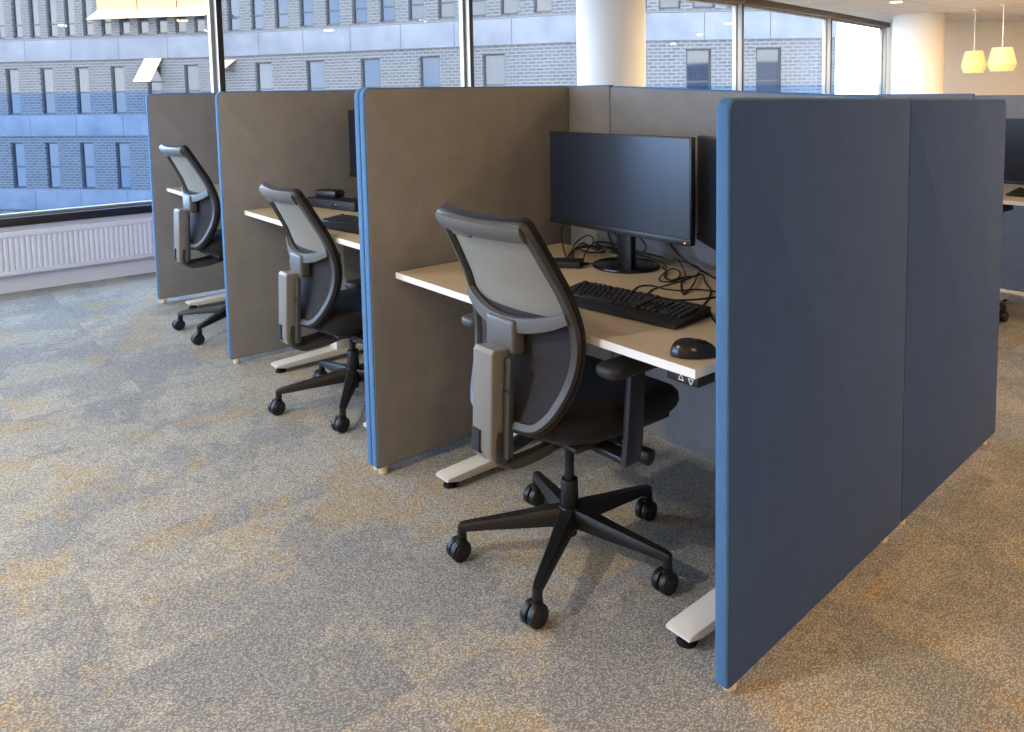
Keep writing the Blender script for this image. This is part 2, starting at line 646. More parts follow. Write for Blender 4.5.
# radiators under the windows
def radiator(y0, y1, label):
    ln = y1-y0
    r = thing('radiator', label, 'radiator', (-5.745, y0, .13), R(90), 'panel radiators under the windows')
    n = int(ln/.0333)
    out = []
    for k in range(n):
        x = .02+k*(ln-.04)/n
        w = (ln-.04)/n
        out += [(x, -.052), (x+.22*w, -.0585), (x+.62*w, -.0585), (x+.84*w, -.052)]
    out = [(0.004, -.052)]+out+[(ln-.004, -.052), (ln-.004, -.02), (.004, -.02)]
    # local +x runs along the wall; room side is -y after the 90 degree turn -> flip the sign
    pts = [(a, b) for a, b in out]
    p = MB()
    p.poly_prism(pts, .235, 'z', .035)
    p.build('ribbed_panel', M['radiator'], r, sharp=20)
    p = MB()
    p.box(0, ln, -.066, -.018, .27, .312, .006)
    p.box(0, ln, -.060, -.018, 0, .035, .006)
    p.build('casing', M['radiator'], r)
    for x in (.25, ln-.25):
        p = MB()
        p.box(x-.02, x+.02, -.019, -.001, .05, .26)
        p.build('wall_bracket', M['radiator'], r)
    return r
radiator(-3.9, -1.72, 'white ribbed panel radiator under the window left of the frame')
radiator(-1.58, .74, 'white ribbed panel radiator below the black window rail at the left')
radiator(.88, 3.2, 'white ribbed panel radiator hidden behind the leftmost screen')

# pillars
def pillar(name, x, y, r):
    p = MB()
    p.lathe([(r, 0), (r, CEIL)], (x, y, 0), (0, 0, 1), 64)
    o = p.build(name, M['pillar'])
    return struct(name, o)
pillar('trim_2', -5.19, 4.72, .372)
pillar('trim_3', -5.78, 13.05, .44)

# ------------------------------------------------------------------ acoustic screens
T = .0375
def screen(label, origin, rz, w, h, front='grey_fabric', back='slate_fabric', round_l=.03, round_r=.03, drop=0, zb=.027, feet=True, seam_l=False, seam_r=False):
    """local x along the screen, local -y = front cover side, y=0 is the front face"""
    t = thing('acoustic_screen', label, 'screen', (origin[0], origin[1], 0), group='acoustic desk screens', rot=(0, 0, rz))
    cr = (.012, .012, round_r, round_l)
    bl, br_ = (.006 if seam_l else 0), (.006 if seam_r else 0)
    il, ir = (.0004 if seam_l else .005), (.0004 if seam_r else .005)
    p = MB()
    p.poly_prism(rrect(bl, w-br_, zb, h, cr, 6, drop), T-.004, 'y', .002, bev=.005, seg=3)
    p.build('edge_band', M['blue_fabric'], t)
    cr2 = (.010, .010, max(round_r-.004, .004), max(round_l-.004, .004))
    p = MB()
    p.poly_prism(rrect(il, w-ir, zb+.003, h-.005, cr2, 6, drop), .005, 'y', 0, bev=.003, seg=2)
    p.build('front_cover', M[front], t)
    p = MB()
    p.poly_prism(rrect(il, w-ir, zb+.003, h-.005, cr2, 6, drop), .005, 'y', T-.005, bev=.003, seg=2)
    p.build('back_cover', M[back], t)
    if feet:
        for x in (.035, w-.10):
            p = MB()
            p.cyl((x, T/2, 0), (x, T/2, zb+.004), .0165, .0165, 24, .003)
            p.build('foot', M['wood_foot'], t)
    return t

X1, X2, X3 = -4.66, -3.077, -1.485
Y1, Y2, Y3 = -.01, -.069, -.086
H = 1.392
HN = 1.352
TH = .0765
# side screens: local x -> world +y  (rz=90deg): local y -> world -x ; front cover faces +x
def side(label, xface, y0, w, h, **kw):
    return screen(label, (xface, y0), R(90), w, h, **kw)
side('leftmost grey desk screen with blue edge, nearest the windows', X1, Y1, .93, H)
side('grey desk screen with blue edge between the two farther chairs', X2, Y2, .95, H)
side('blue edged desk screen backing the double divider, seen only by its blue edge', X3-T-.001, Y3+.0, .93, H, front='slate_fabric', back='grey_fabric')
side('brown-grey desk screen left of the nearest chair and desk', X3, Y3, .938, H, round_r=.004, seam_r=True)
# near divider (two sections), front cover = outer slate face, turned a little
c_, s_ = math.cos(TH), math.sin(TH)
def near(y0, y1, label, h, **kw):
    return screen(label, (-s_*y0, c_*y0), R(90)+TH, y1-y0, h, front='slate_fabric', back='grey_fabric', **kw)
near(0, .962, 'big slate-blue desk screen with blue edge, nearest the camera', HN, round_r=.008, drop=.017, seam_r=True, zb=.017)
near(.964, 1.875, 'farther slate-blue screen section at the right end of the row', HN-.017, round_l=.008, drop=.017, seam_l=True, zb=.017)
# back screens, front cover faces -y (toward the camera)
YB = .854
screen('narrow grey back screen filling the corner behind the near monitor', (X3-T+.002, YB), 0, -1.241-X3+T-.003, H, round_l=.004, round_r=.010, seam_l=True, seam_r=True)
screen('wide grey back screen behind the near desk and its two monitors', (-1.240, YB), 0, 1.128, H-.004, round_l=.014, round_r=.01, drop=.046, seam_l=True, seam_r=True)
screen('grey back screen behind the middle desk', (X2+.002, YB), 0, X3-2*T-.003-X2-.002, H, round_l=.006, round_r=.006)
screen('grey back screen behind the farthest desk by the window', (X1+.002, YB), 0, X2-T-.003-X1-.002, H, round_l=.006, round_r=.006)
# the next row of desks behind
YF = 4.2
for k, (a, b, lab) in enumerate(((-4.4, -2.81, 'grey screen of the row behind, at its window end'), (-2.80, -1.21, 'grey screen of the row behind, in its middle'), (-1.20, .39, 'grey screen behind the dark monitor at the right frame edge'))):
    screen(lab, (a, YF), 0, b-a, 1.325-.012*k, round_l=.012, round_r=.012)

# ------------------------------------------------------------------ desks
def desk(label, x0, x1, y0, y1, z, foot_y=(.02, .72), fl=.245, fr=.245):
    cx = (x0+x1)/2
    d = thing('sit_stand_desk', label, 'desk', (cx, y0, 0), 0, 'sit-stand desks')
    hw = (x1-x0)/2
    dp = y1-y0
    th = .022
    p = MB()
    p.box(-hw+.0012, hw-.0012, .0012, dp-.0012, z-th+.001, z)
    p.build('desktop', M['laminate'], d)
    p = MB()
    for (a, b, c2, e) in ((-hw, hw, 0, .0015), (-hw, hw, dp-.0015, dp), (-hw, -hw+.0015, .0015, dp-.0015), (hw-.0015, hw, .0015, dp-.0015)):
        p.box(a, b, c2, e, z-th, z-.0003)
    p.build('edge_band', M['edge_white'], d)
    for x in (-hw+fl, hw-fr):
        # foot: tapered bar with chamfered nose and two glides
        pr = [(foot_y[0], .034), (foot_y[0], .042), (foot_y[0]+.01, .046), (.30, .058), (.44, .058), (foot_y[1]-.01, .046), (foot_y[1], .042), (foot_y[1], .034), (foot_y[1]-.05, .026), (foot_y[0]+.05, .022)]
        p = MB()
        p.poly_prism(pr, .08, 'x', x-.04, bev=.004)
        f = p.build('foot', M['white_metal'], d)
        for yy in (foot_y[0]+.035, foot_y[1]-.035):
            p = MB()
            p.cyl((x, yy, 0), (x, yy, .014), .027, .022, 20, .003)
            p.cyl((x, yy, .012), (x, yy, .032), .007, .007, 12)
            p.build('glide', M['rubber'], f)
        p = MB()
        p.box(x-.04, x+.04, .335, .405, .056, .42, .004)
        p.build('leg', M['white_metal'], d)
        p = MB()
        p.box(x-.034, x+.034, .341, .399, .415, z-.055, .004)
        p.build('inner_leg', M['white_metal'], d)
        p = MB()
        p.box(x-.03, x+.03, .16, dp-.06, z-.058, z-th-.001, .003)
        p.build('bracket', M['white_metal'], d)
    p = MB()
    p.box(-hw+fl+.03, hw-fr-.03, .34, .40, z-.062, z-th-.002, .003)
    p.build('crossbeam', M['white_metal'], d)
    # height control under the front right edge
    bx = hw-.042
    p = MB()
    p.box(bx-.055, bx+.04, .012, .075, z-th-.026, z-th-.0005, .003)
    cb = p.build('height_control', M['black_plastic'], d)
    for k, up in ((0, 1), (1, -1)):
        ax = bx-.010+k*.030
        zc = z-th-.0135
        r = .009
        P3 = [(ax+r*math.cos(PI/2*up+2*PI*q/3), .0112, zc+r*math.sin(PI/2*up+2*PI*q/3)) for q in range(3)]
        p = MB()
        for q in range(3):
            p.cyl(P3[q], P3[(q+1) % 3], .0011, n=6)
        ar = p.build('arrow_mark', M['mark_white'], cb)
        ar['label'] = 'white triangle pointing %s' % ('up' if up > 0 else 'down')
    return d
DZ1, DZ2, DZ3 = .735, .79, .772
desk('pale desk with white edge and triangle buttons, nearest the camera', -1.474, -.1005, .008, .785, DZ1, fl=.214, fr=.085, foot_y=(.035, .72))
desk('pale desk with white edge in the middle cubicle', X2+.02, X3-2*T-.02, .03, .82, DZ2)
desk('pale desk corner seen in the farthest cubicle by the window', X1+.03, X2-T-.02, .07, .83, DZ3)
desk('pale desk of the row behind at the right frame edge', -1.16, .32, 3.32, 4.14, .735)

# ------------------------------------------------------------------ task chair
def yprof(z):
    pts = [(.46, -.235), (.50, -.212), (.55, -.190), (.60, -.174), (.66, -.163), (.72, -.163), (.78, -.175), (.85, -.198), (.92, -.232), (1.0, -.272), (1.055, -.302), (1.1, -.325)]
    if z <= pts[0][0]:
        return pts[0][1]
    for (a, b), (c, d) in zip(pts, pts[1:]):
        if z <= c:
            t = (z-a)/(c-a)
            return b+(d-b)*t
    return pts[-1][1]
def B(x, z, off=0.0):
    """point on the back's surface; off > 0 moves it to the rear"""
    return Vector((x, yprof(z)-.034*(1-(x/.21)**2)-off, z))
def Bn(x, z):
    dz = (B(x, z+.01)-B(x, z-.01))
    dx = (B(x+.01, z)-B(x-.01, z))
    n = dx.cross(dz)
    if n.y > 0:
        n = -n
    return n.normalized()
def hwid(z):
    pts = [(.49, .136), (.52, .164), (.58, .192), (.64, .208), (.70, .217), (.76, .221), (.84, .214), (.95, .198), (1.04, .185)]
    if z <= pts[0][0]:
        return pts[0][1]
    for (a, b), (c, d) in zip(pts, pts[1:]):
        if z <= c:
            return b+(d-b)*(z-a)/(c-a)
    return pts[-1][1]

def tri_star_arm(p, ang):
    c, s = math.cos(ang), math.sin(ang)
    path = [(r*c, r*s, z) for r, z in ((.012, .128), (.06, .126), (.14, .117), (.23, .108), (.314, .099), (.327, .097))]
    sec = [(-.5, -.5), (-.5, .12), (-.34, .42), (.34, .42), (.5, .12), (.5, -.5)]
    sc = [(.058, .056), (.052, .052), (.045, .042), (.036, .032), (.029, .024), (.022, .018)]
    p.sweep(path, sec, (0, 0, 1), scales=sc)

def make_chair(label, x, y, rz, base_ang, dz, group='task chairs at the desks', wheel_seed=1):
    t = thing('office_chair', label, 'chair', (x, y, 0), rz, group)
    # --- base
    p = MB()
    for k in range(5):
        tri_star_arm(p, base_ang+k*2*PI/5)
    p.lathe([(0, .088), (.033, .088), (.037, .095), (.037, .145), (.031, .152), (0, .152)], n=28)
    for k in range(5):
        a = base_ang+k*2*PI/5
        p.cyl((.320*math.cos(a), .320*math.sin(a), .066), (.320*math.cos(a), .320*math.sin(a), .100), .014, .0125, 14)
    p.cyl((0, 0, .062), (0, 0, .09), .021, .021, 20, .004)
    p.build('star_base', M['chair_black'], t)
    rnd = random.Random(wheel_seed)
    for k in range(5):
        a = base_ang+k*2*PI/5
        wa = rnd.uniform(-.3, .3)+R(4)
        ox, oy = .320*math.cos(a), .320*math.sin(a)
        p = MB()
        p.box(-.011, .011, -.02, .012, .034, .064, .004)
        p.cyl((0, 0, .058), (0, 0, .075), .0065, n=12)
        p.cyl((-.026, -.012, .0315), (.026, -.012, .0315), .006, n=12)
        cs = p.build('caster', M['chair_black'], t, (ox, oy, 0), (0, 0, wa))
        for s in (-1, 1):
            p = MB()
            x0, x1 = (.003, .027) if s > 0 else (-.027, -.003)
            prof = [(0, .0), (.020, .0), (.022, .003), (.0285, .003), (.0315, .007), (.0315, .021), (.030, .024), (0, .024)]
            if s > 0:
                prof = [(r, .024-h) for r, h in prof[::-1]]
            p.lathe(prof, (x0, -.012, .0315), (1, 0, 0), 26)
            p.build('wheel', M['chair_black'], cs)
    # --- gas column
    p = MB()
    p.cyl((0, 0, .148), (0, 0, .235), .0265, .0245, 24, .003)
    p.cyl((0, 0, .23), (0, 0, .425), .0135, .0135, 20)
    p.build('gas_column', M['chair_black'], t)
    up = bpy.data.objects.new('x', None)
    Z = (0, 0, dz)
    bpy.data.objects.remove(up)
    # --- mechanism
    p = MB()
    p.box(-.075, .075, -.11, .12, .375, .432, .014)
    p.box(-.20, .20, -.05, .03, .405, .433, .008)
    p.build('tilt_mechanism', M['matte_black'], t, Z)
    # --- seat cushion
    W, D = .245, .255
    cy = .045
    def seat(u, v):
        # superellipse slab, lofted
        a = 2*PI*u
        e = .55
        ca, sa = math.cos(a), math.sin(a)
        sx = math.copysign(abs(ca)**e, ca)
        sy = math.copysign(abs(sa)**e, sa)
        lv = [(0, .428), (.72, .428), (.90, .436), (.975, .455), (1.0, .475), (.985, .493), (.94, .505), (.80, .512), (0, .506)]
        k = v*(len(lv)-1)
        i = min(int(k), len(lv)-2)
        f = k-i
        r = lv[i][0]*(1-f)+lv[i+1][0]*f
        z = lv[i][1]*(1-f)+lv[i+1][1]*f
        yy = cy+D*sy*r
        fall = max(0, yy-.20)
        z2 = z-.9*fall**1.5*(1 if z > .46 else .35)
        taper = 1-.08*max(0, -sy)*r
        return (W*sx*r*taper, yy, z2+.012*(sx*r)**2*(1 if z > .48 else 0))
    p = MB()
    p.grid(seat, 48, 16)
    bmesh.ops.remove_doubles(p.bm, verts=p.bm.verts, dist=.0004)
    bmesh.ops.recalc_face_normals(p.bm, faces=p.bm.faces)
    p.build('seat', M['seat_fabric'], t, Z, sharp=80)
    p = MB()
    p.box(-.20, .20, -.15, .22, .418, .436, .008)
    p.build('seat_pan', M['matte_black'], t, Z)
    # --- back frame: closed loop
    zs = [1.012, .98, .92, .86, .80, .75, .70, .65, .60, .56, .53]
    right = [(hwid(z), z) for z in zs]
    bottom = [(.145, .503), (.12, .492), (.06, .488), (0, .487), (-.06, .488), (-.12, .492), (-.145, .503)]
    left = [(-a, z) for a, z in right[::-1]]
    top = [(-.187, 1.030), (-.183, 1.037), (-.170, 1.038), (-.1, 1.035), (0, 1.033), (.1, 1.035), (.170, 1.038), (.183, 1.037), (.187, 1.030)]
    loop = right+bottom+left+top
    pl = [B(x_, z_) for x_, z_ in loop]
    P_ = catmull(pl, 3, True)
    ups = [Bn(q.x, q.z) for q in P_]
    sec = [(-.013, -.010), (-.013, .004), (-.009, .010), (.009, .010), (.013, .004), (.013, -.010)]
    p = MB()
    p.sweep(P_, sec, ups, closed=True)
    p.build('back_frame', M['chair_dark'], t, Z, sharp=50)
    # thin outer rim, dull black, wraps the cushion side
    p = MB()
    P2 = [q-n_*.014 for q, n_ in zip(P_, ups)]
    sec2 = [(-.016, -.011), (-.018, 0), (-.016, .008), (.016, .008), (.018, 0), (.016, -.011)]
    p.sweep(P2, sec2, ups, closed=True)
    p.build('back_rim', M['seat_fabric'], t, Z, sharp=60)
    # --- mesh panel (upper)
    def meshf(u, v):
        z = .785+v*(1.03-.785)
        x_ = (u*2-1)*(hwid(z)-.006)
        return B(x_, z, -.010), Bn(x_, z)
    p = MB()
    p.sheet(meshf, 20, 14, .002)
    p.build('mesh_panel', M['mesh'], t, Z, sharp=80)
    # --- top rail
    def rail(u, v):
        z = 1.000+v*(1.042-1.000)
        x_ = (u*2-1)*.187
        return B(x_, z, .010+.006*math.sin(PI*v)), Bn(x_, z)
    p = MB()
    p.sheet(rail, 20, 5, .012)
    rl = p.build('top_rail', M['chair_mid'], t, Z, sharp=60)
    p = MB()
    def lip(u, v):
        z = .992+v*.018
        x_ = -.115+u*.10
        return B(x_, z, .014), Bn(x_, z)
    p.sheet(lip, 8, 2, .008)
    p.build('grip_tab', M['chair_mid'], rl)
    # --- lower back panel
    def low(u, v):
        z = .497+v*(.785-.497)
        x_ = (u*2-1)*(hwid(z)-.008)
        return B(x_, z, -.008), Bn(x_, z)
    p = MB()
    p.sheet(low, 20, 14, .006)
    p.build('lumbar_panel', M['lumbar_fabric'], t, Z, sharp=80)
    # cushion on the sitter's side
    def cush(u, v):
        z = .50+v*(.775-.50)
        x_ = (u*2-1)*(hwid(z)-.01)
        bulge = .016*(1-(2*u-1)**4)*(1-(2*v-1)**4)
        return B(x_, z, -.024-bulge), Bn(x_, z)
    p = MB()
    p.sheet(cush, 20, 12, .022)
    p.build('lumbar_cushion', M['seat_fabric'], t, Z, sharp=80)
    # --- cross bar at the waist
    path, sc, upv = [], [], []
    for k in range(25):
        x_ = -.217+k*.434/24
        u = abs(x_)/.217
        z = .752+.045*u**2.2
        q = B(x_, z, .010+.012*(1-u*u))
        path.append(q)
        upv.append((0, 0, 1))
        sc.append(1-.25*u**3)
    sec = [(-.012, -.020), (-.014, 0), (-.010, .019), (.010, .019), (.012, .0), (.010, -.020)]
    p = MB()
    p.sweep(path, sec, upv, scales=sc)
    p.box(-.062, .062, B(0, .72).y-.048, B(0, .72).y-.004, .672, .768, .010, 3)
    p.build('cross_bar', M['chair_mid'], t, Z, sharp=45)
    # --- spine
    p = MB()
    pr = [(-.245, .690), (-.292, .695), (-.301, .685), (-.312, .420), (-.304, .396), (-.262, .396), (-.250, .42)]
    p.poly_prism(pr, .088, 'x', -.044, bev=.007, seg=3)
    sp = p.build('spine', M['chair_grey'], t, Z)
    p = MB()
    p.poly_prism([(-.302, .475), (-.316, .470), (-.318, .412), (-.305, .404)], .036, 'x', -.037, bev=.002)
    p.build('spine_slot', M['matte_black'], sp)
    p = MB()
    p.poly_prism([(-.246, .672), (-.262, .672), (-.276, .402), (-.256, .402)], .03, 'x', .040, bev=.003)
    p.build('spine_side', M['chair_dark'], sp)
    p = MB()
    p.cyl((.068, -.262, .585), (.05, -.262, .585), .006, .008, 12)
    p.build('height_button', M['chair_black'], sp)
    # --- J-shaped carrier from the spine foot to the mechanism
    for s in (-1, 1):
        p = MB()
        path = catmull([Vector(q) for q in ((s*.034, -.275, .47), (s*.034, -.281, .42), (s*.036, -.268, .388), (s*.04, -.225, .374), (s*.045, -.15, .378), (s*.05, -.08, .392))], 5)
        sec = [(-.012, -.017), (-.012, .013), (-.008, .017), (.008, .017), (.012, .013), (.012, -.017)]
        p.sweep(path, sec, (0, -.3, .1))
        p.build('carrier_arm', M['chair_dark'], t, Z, sharp=45)
    # --- armrests
    for s in (-1, 1):
        p = MB()
        p.box(s*.15, s*.315, -.085, -.035, .408, .428, .006) if s > 0 else p.box(-.315, -.15, -.085, -.035, .408, .428, .006)
        pr = [(-.088, .408), (-.03, .408), (-.018, .47), (-.008, .655), (-.062, .655), (-.078, .47)]
        p.poly_prism(pr, .022, 'x', .297 if s > 0 else -.319, bev=.005)
        p.build('arm_post', M['chair_black'], t, Z)
        p = MB()
        a = .262 if s > 0 else -.346
        p.poly_prism(rrect(a, a+.084, -.15, .085, .03), .03, 'z', .653, bev=.010, seg=3)
        p.build('arm_pad', M['chair_dark'] if s < 0 else M['matte_black'], t, Z)
    # --- lever
    p = MB()
    p.cyl((.10, .01, .40), (.225, .035, .388), .0075, n=12)
    lv = p.build('tilt_lever', M['chair_black'], t, Z)
    p = MB()
    p.cyl((.215, .033, .388), (.285, .047, .380), .019, .023, 20, .004)
    p.build('lever_knob', M['chair_black'], lv)
    p = MB()
    p.cyl((.075, -.045, .402), (.15, -.06, .385), .004, n=10)
    p.build('height_lever', M['chrome'], t, Z)
    return t

make_chair('black and grey office chair at the nearest desk', -.665, .115, 0, -2.247, 0, wheel_seed=3)
make_chair('black and grey office chair in the middle cubicle', -2.21, .185, R(-1.5), R(-105), -.064, wheel_seed=5)
make_chair('black and grey office chair in the farthest cubicle by the window', -3.748, .186, R(1.5), R(-128), .046, wheel_seed=9)
make_chair('office chair of the row behind, only a caster showing past the near divider', -1.05, 3.48, 0, R(8), 0, wheel_seed=4)

# ------------------------------------------------------------------ monitors
def monitor(label, x, y, zdesk, w, h, zbot, rz, base_r=(.128, .115), led=True, group='black flat monitors'):
    """x,y: middle of the stand; screen front sits .06 in front of it"""
    t = thing('monitor', label, 'monitor', (x, y, zdesk), rz, group)
    zb = zbot-zdesk
    p = MB()
    p.box(-w/2, w/2, -.062, -.040, zb, zb+h, .003)
    p.box(-w/2+.08, w/2-.08, -.041, -.012, zb+.05, zb+h-.05, .010)
    p.build('housing', M['black_plastic'], t)
    p = MB()
    p.box(-w/2+.006, w/2-.006, -.0635, -.0612, zb+.022, zb+h-.006)
    p.build('screen', M['screen'], t)
    p = MB()
    p.box(-w/2, w/2, -.066, -.061, zb, zb+.021, .001)
    ch = p.build('chin', M['black_plastic'], t)
    if led:
        p = MB()
        p.box(w/2-.028, w/2-.020, -.0668, -.0658, zb+.006, zb+.010)
        p.build('power_light', M['orange_led'], ch)
    p = MB()
    p.box(-.036, .036, -.016, .012, .006, zb+.16, .006)
    p.build('stand', M['black_plastic'], t)
    p = MB()
    n = 48
    bm0 = [(base_r[0]*math.cos(2*PI*i/n), -.005+base_r[1]*math.sin(2*PI*i/n)) for i in range(n)]
    p.poly_prism(bm0, .011, 'z', 0, bev=.004)
    p.build('stand_base', M['gloss_black'], t)
    return t
monitor('wide black monitor switched off on the nearest desk', -.963, .663, DZ1, .705, .352, .865, 0)
monitor('second black monitor half hidden behind the near blue-edged divider', -.38, .60, DZ1, .66, .352, .863, R(-33), (.09, .09))
monitor('black monitor on the middle desk, a sliver beside the double divider', -2.63, .66, DZ2, .70, .36, .925, R(4))
monitor('dark monitor on the desk of the row behind, cut by the right frame edge', -.63, 3.92, .735, .60, .40, .765, 0, led=False)

# ------------------------------------------------------------------ keyboards
def key_mesh(w):
    p = MB()
    a, b = w*.0198/2-.0012, .0185/2-.0012
    bm = p.bm
    lo = [bm.verts.new(q) for q in ((-a, -b, 0), (a, -b, 0), (a, b, 0), (-a, b, 0))]
    hi = [bm.verts.new(q) for q in ((-a+.002, -b+.0015, .0065), (a-.002, -b+.0015, .0065), (a-.002, b-.002, .0075), (-a+.002, b-.002, .0075))]
    fs = [bm.faces.new(hi)]+[bm.faces.new((lo[i], lo[(i+1) % 4], hi[(i+1) % 4], hi[i])) for i in range(4)]
    p._tag(fs)
    bmesh.ops.bevel(bm, geom=[e for e in fs[0].edges], offset=.0008, segments=1, affect='EDGES')
    return p.mesh('key', M['key'], 30)
keys_by_w = {}
def keyboard(label, x, y, z, rz, separate=True, tilt=R(4)):
    t = thing('keyboard', label, 'keyboard', (x, y, z), rz, 'black keyboards')
    w, d = .475, .172
    body = bpy.data.objects.new('x', None)
    bpy.data.objects.remove(body)
    p = MB()
    pr = [(-d/2, .002), (-d/2, .010), (-d/2+.006, .014), (d/2-.004, .030), (d/2, .026), (d/2, .002)]
    p.poly_prism(pr, w, 'x', -w/2, bev=.003)
    p.build('case', M['matte_black'], t)
    for sx in (-1, 1):
        for sy in (-1, 1):
            p = MB()
            p.cyl((sx*(w/2-.03), sy*(d/2-.02), 0), (sx*(w/2-.03), sy*(d/2-.02), .004), .006, n=12)
            p.build('rubber_foot', M['rubber'], t)
    U = .0198
    rows = []
    main0 = -w/2+.012
    nav0 = main0+15.35*U
    num0 = nav0+3.35*U
    lay = []
    def row(j, items, x0):
        cx = x0
        for it in items:
            if it < 0:
                cx += -it*U
            else:
                lay.append((cx+it*U/2, j, it))
                cx += it*U
    row(0, [1, -1, 1, 1, 1, 1, -.5, 1, 1, 1, 1, -.5, 1, 1, 1, 1], main0)
    row(1, [1]*13+[2], main0)
    row(2, [1.5]+[1]*12+[1.5], main0)
    row(3, [1.75]+[1]*11+[2.25], main0)
    row(4, [2.25]+[1]*10+[2.75], main0)
    row(5, [1.5, 1.25, 1.5, 6.5, 1.5, 1.25, 1.5], main0)
    row(1, [1, 1, 1], nav0)
    row(2, [1, 1, 1], nav0)
    row(4, [-1, 1], nav0)
    row(5, [1, 1, 1], nav0)
    for j in (1, 2, 3, 4):
        row(j, [1, 1, 1, 1], num0)
    row(5, [2, 1, 1], num0)
    slope = math.atan2(.016, d-.01)
    def place(px, j):
        py = d/2-.022-j*(.0188)-(.004 if j > 0 else 0)
        return (px, py, .014+(py+d/2-.006)*math.tan(slope)+.0005)
    if separate:
        for px, j, kw in lay:
            if kw not in keys_by_w:
                keys_by_w[kw] = key_mesh(kw)
            link('key', keys_by_w[kw], t, place(px, j), (slope, 0, 0))
    else:
        p = MB()
        for px, j, kw in lay:
            q = place(px, j)
            a, b = kw*U/2-.0015, U/2-.0015
            p.box(q[0]-a, q[0]+a, q[1]-b, q[1]+b, q[2], q[2]+.007)
        p.build('keys', M['key'], t)
    return t
keyboard('long black keyboard in front of the wide monitor on the nearest desk', -.573, .262, DZ1, R(6))
keyboard('black keyboard on the middle desk beside the double divider', -2.13, .19, DZ2, R(8))
keyboard('black keyboard under the monitor at the right frame edge', -.50, 3.60, .735, 0, separate=False)

# ------------------------------------------------------------------ mouse
def mouse(label, x, y, z, rz):
    t = thing('computer_mouse', label, 'mouse', (x, y, z), rz)
    p = MB()
    def f(u, v):
        a = 2*PI*u
        ph = v*PI/2
        e = .8
        ca, sa = math.cos(a), math.sin(a)
        ex = .0575*math.copysign(abs(ca)**e, ca)
        wy = .0315*math.copysign(abs(sa)**e, sa)*(1-.10*math.cos(a*2))
        r = math.cos(ph)**.65
        hh = .037*math.sin(ph)*(1-.22*(ex*r/.0575))
        return (ex*r, wy*r, .002+hh)
    p.grid(f, 40, 14)
    bmesh.ops.remove_doubles(p.bm, verts=p.bm.verts, dist=.0002)
    bmesh.ops.recalc_face_normals(p.bm, faces=p.bm.faces)
    p.build('shell', M['mouse_black'], t, sharp=80)
    p = MB()
    p.poly_prism([(.053*math.cos(2*PI*i/24), .028*math.sin(2*PI*i/24)) for i in range(24)], .004, 'z', 0)
    p.build('underside', M['rubber'], t)
    p = MB()
    p.cyl((.026, -.0035, .027), (.026, .0035, .027), .0085, n=18)
    p.build('scroll_wheel', M['rubber'], t)
    p = MB()
    p.box(-.004, .004, -.0018, .0018, .0385, .0396, .0006)
    p.build('logo_mark', M['chair_grey'], t)
    return t
mouse('black computer mouse at the front right corner of the nearest desk', -.168, .085, DZ1, R(50))

# ------------------------------------------------------------------ cables and small boxes on the desks
def cable(label, pts, r=.0028, group='black cables tangled behind the nearest monitor'):
    p = MB()
    p.tube(pts, r, 8, 6)
    return tag(p.build('cable', M['cable'], sharp=80), label, 'cable', group)
z1 = DZ1+.003
def desk_path(pts, dz=0):
    return [(x, y, z1+(pt[0] if pt else 0)+dz) for x, y, *pt in pts]
cable('black cable arching in a loop left of the monitor stand', [(-1.17, .555, z1), (-1.30, .655, z1+.006), (-1.39, .72, z1+.03), (-1.435, .765, z1+.075), (-1.40, .80, z1+.10), (-1.30, .80, z1+.105), (-1.18, .79, z1+.085), (-1.09, .78, z1+.05), (-1.02, .775, z1+.03), (-.90, .79, z1+.02)])
cable('black cable wound low over the heap left of the stand', desk_path([(-1.16, .542), (-1.303, .70), (-1.27, .775, .012), (-1.21, .775, .02), (-1.12, .80, .015), (-1.0, .79, .01), (-.90, .775, .006), (-.84, .74)]))
cable('black cable doubling back over the heap left of the stand', desk_path([(-1.23, .624), (-1.33, .74, .02), (-1.31, .79, .05), (-1.22, .74, .045), (-1.18, .66, .02), (-1.13, .60, .006), (-1.12, .56)]))
cable('black cable coiled flat in the heap beside the adapter', desk_path([(-1.19, .60), (-1.25, .66, .010), (-1.30, .73, .012), (-1.24, .78, .010), (-1.16, .74, .012), (-1.18, .67, .016), (-1.25, .69, .020), (-1.27, .76, .018), (-1.20, .80, .012), (-1.10, .77, .004)]), .0036)
cable('black cable folded on top of the heap beside the adapter', desk_path([(-1.36, .79, .004), (-1.30, .76, .022), (-1.22, .72, .026), (-1.16, .70, .024), (-1.20, .76, .024), (-1.28, .80, .022), (-1.22, .81, .03), (-1.12, .82, .02), (-1.02, .81, .006)]), .0036)
cable('black cable hanging behind the left part of the wide monitor', [(-1.22, .80, 1.0), (-1.23, .815, .90), (-1.22, .81, .83), (-1.17, .79, .775), (-1.10, .77, z1+.012), (-.98, .80, z1+.008)])
cable('black cable slanting down to the stand from the back screen', [(-1.14, .83, .93), (-1.09, .815, .865), (-1.03, .80, .82), (-.97, .77, .795), (-.93, .72, .785)])
cable('thick black cable running from the stand along the back screen', desk_path([(-.885, .74, .16), (-.865, .77, .10), (-.84, .80, .04), (-.78, .80, .012), (-.72, .775, .006), (-.64, .745), (-.55, .70), (-.42, .66)]), .0036)
cable('black cable forming small loops right of the stand', desk_path([(-.86, .74), (-.80, .69), (-.745, .624), (-.70, .609), (-.72, .67), (-.765, .715, .006), (-.79, .70, .008), (-.745, .60, .004), (-.716, .572), (-.685, .60), (-.70, .66), (-.68, .72)]))
cable('black cable looping down and up between stand and keyboard', desk_path([(-.84, .80, .02), (-.72, .70, .004), (-.66, .61), (-.575, .515), (-.555, .505), (-.60, .60, .007), (-.66, .69, .008), (-.66, .72, .006), (-.60, .66), (-.53, .60), (-.476, .524), (-.43, .44)]))
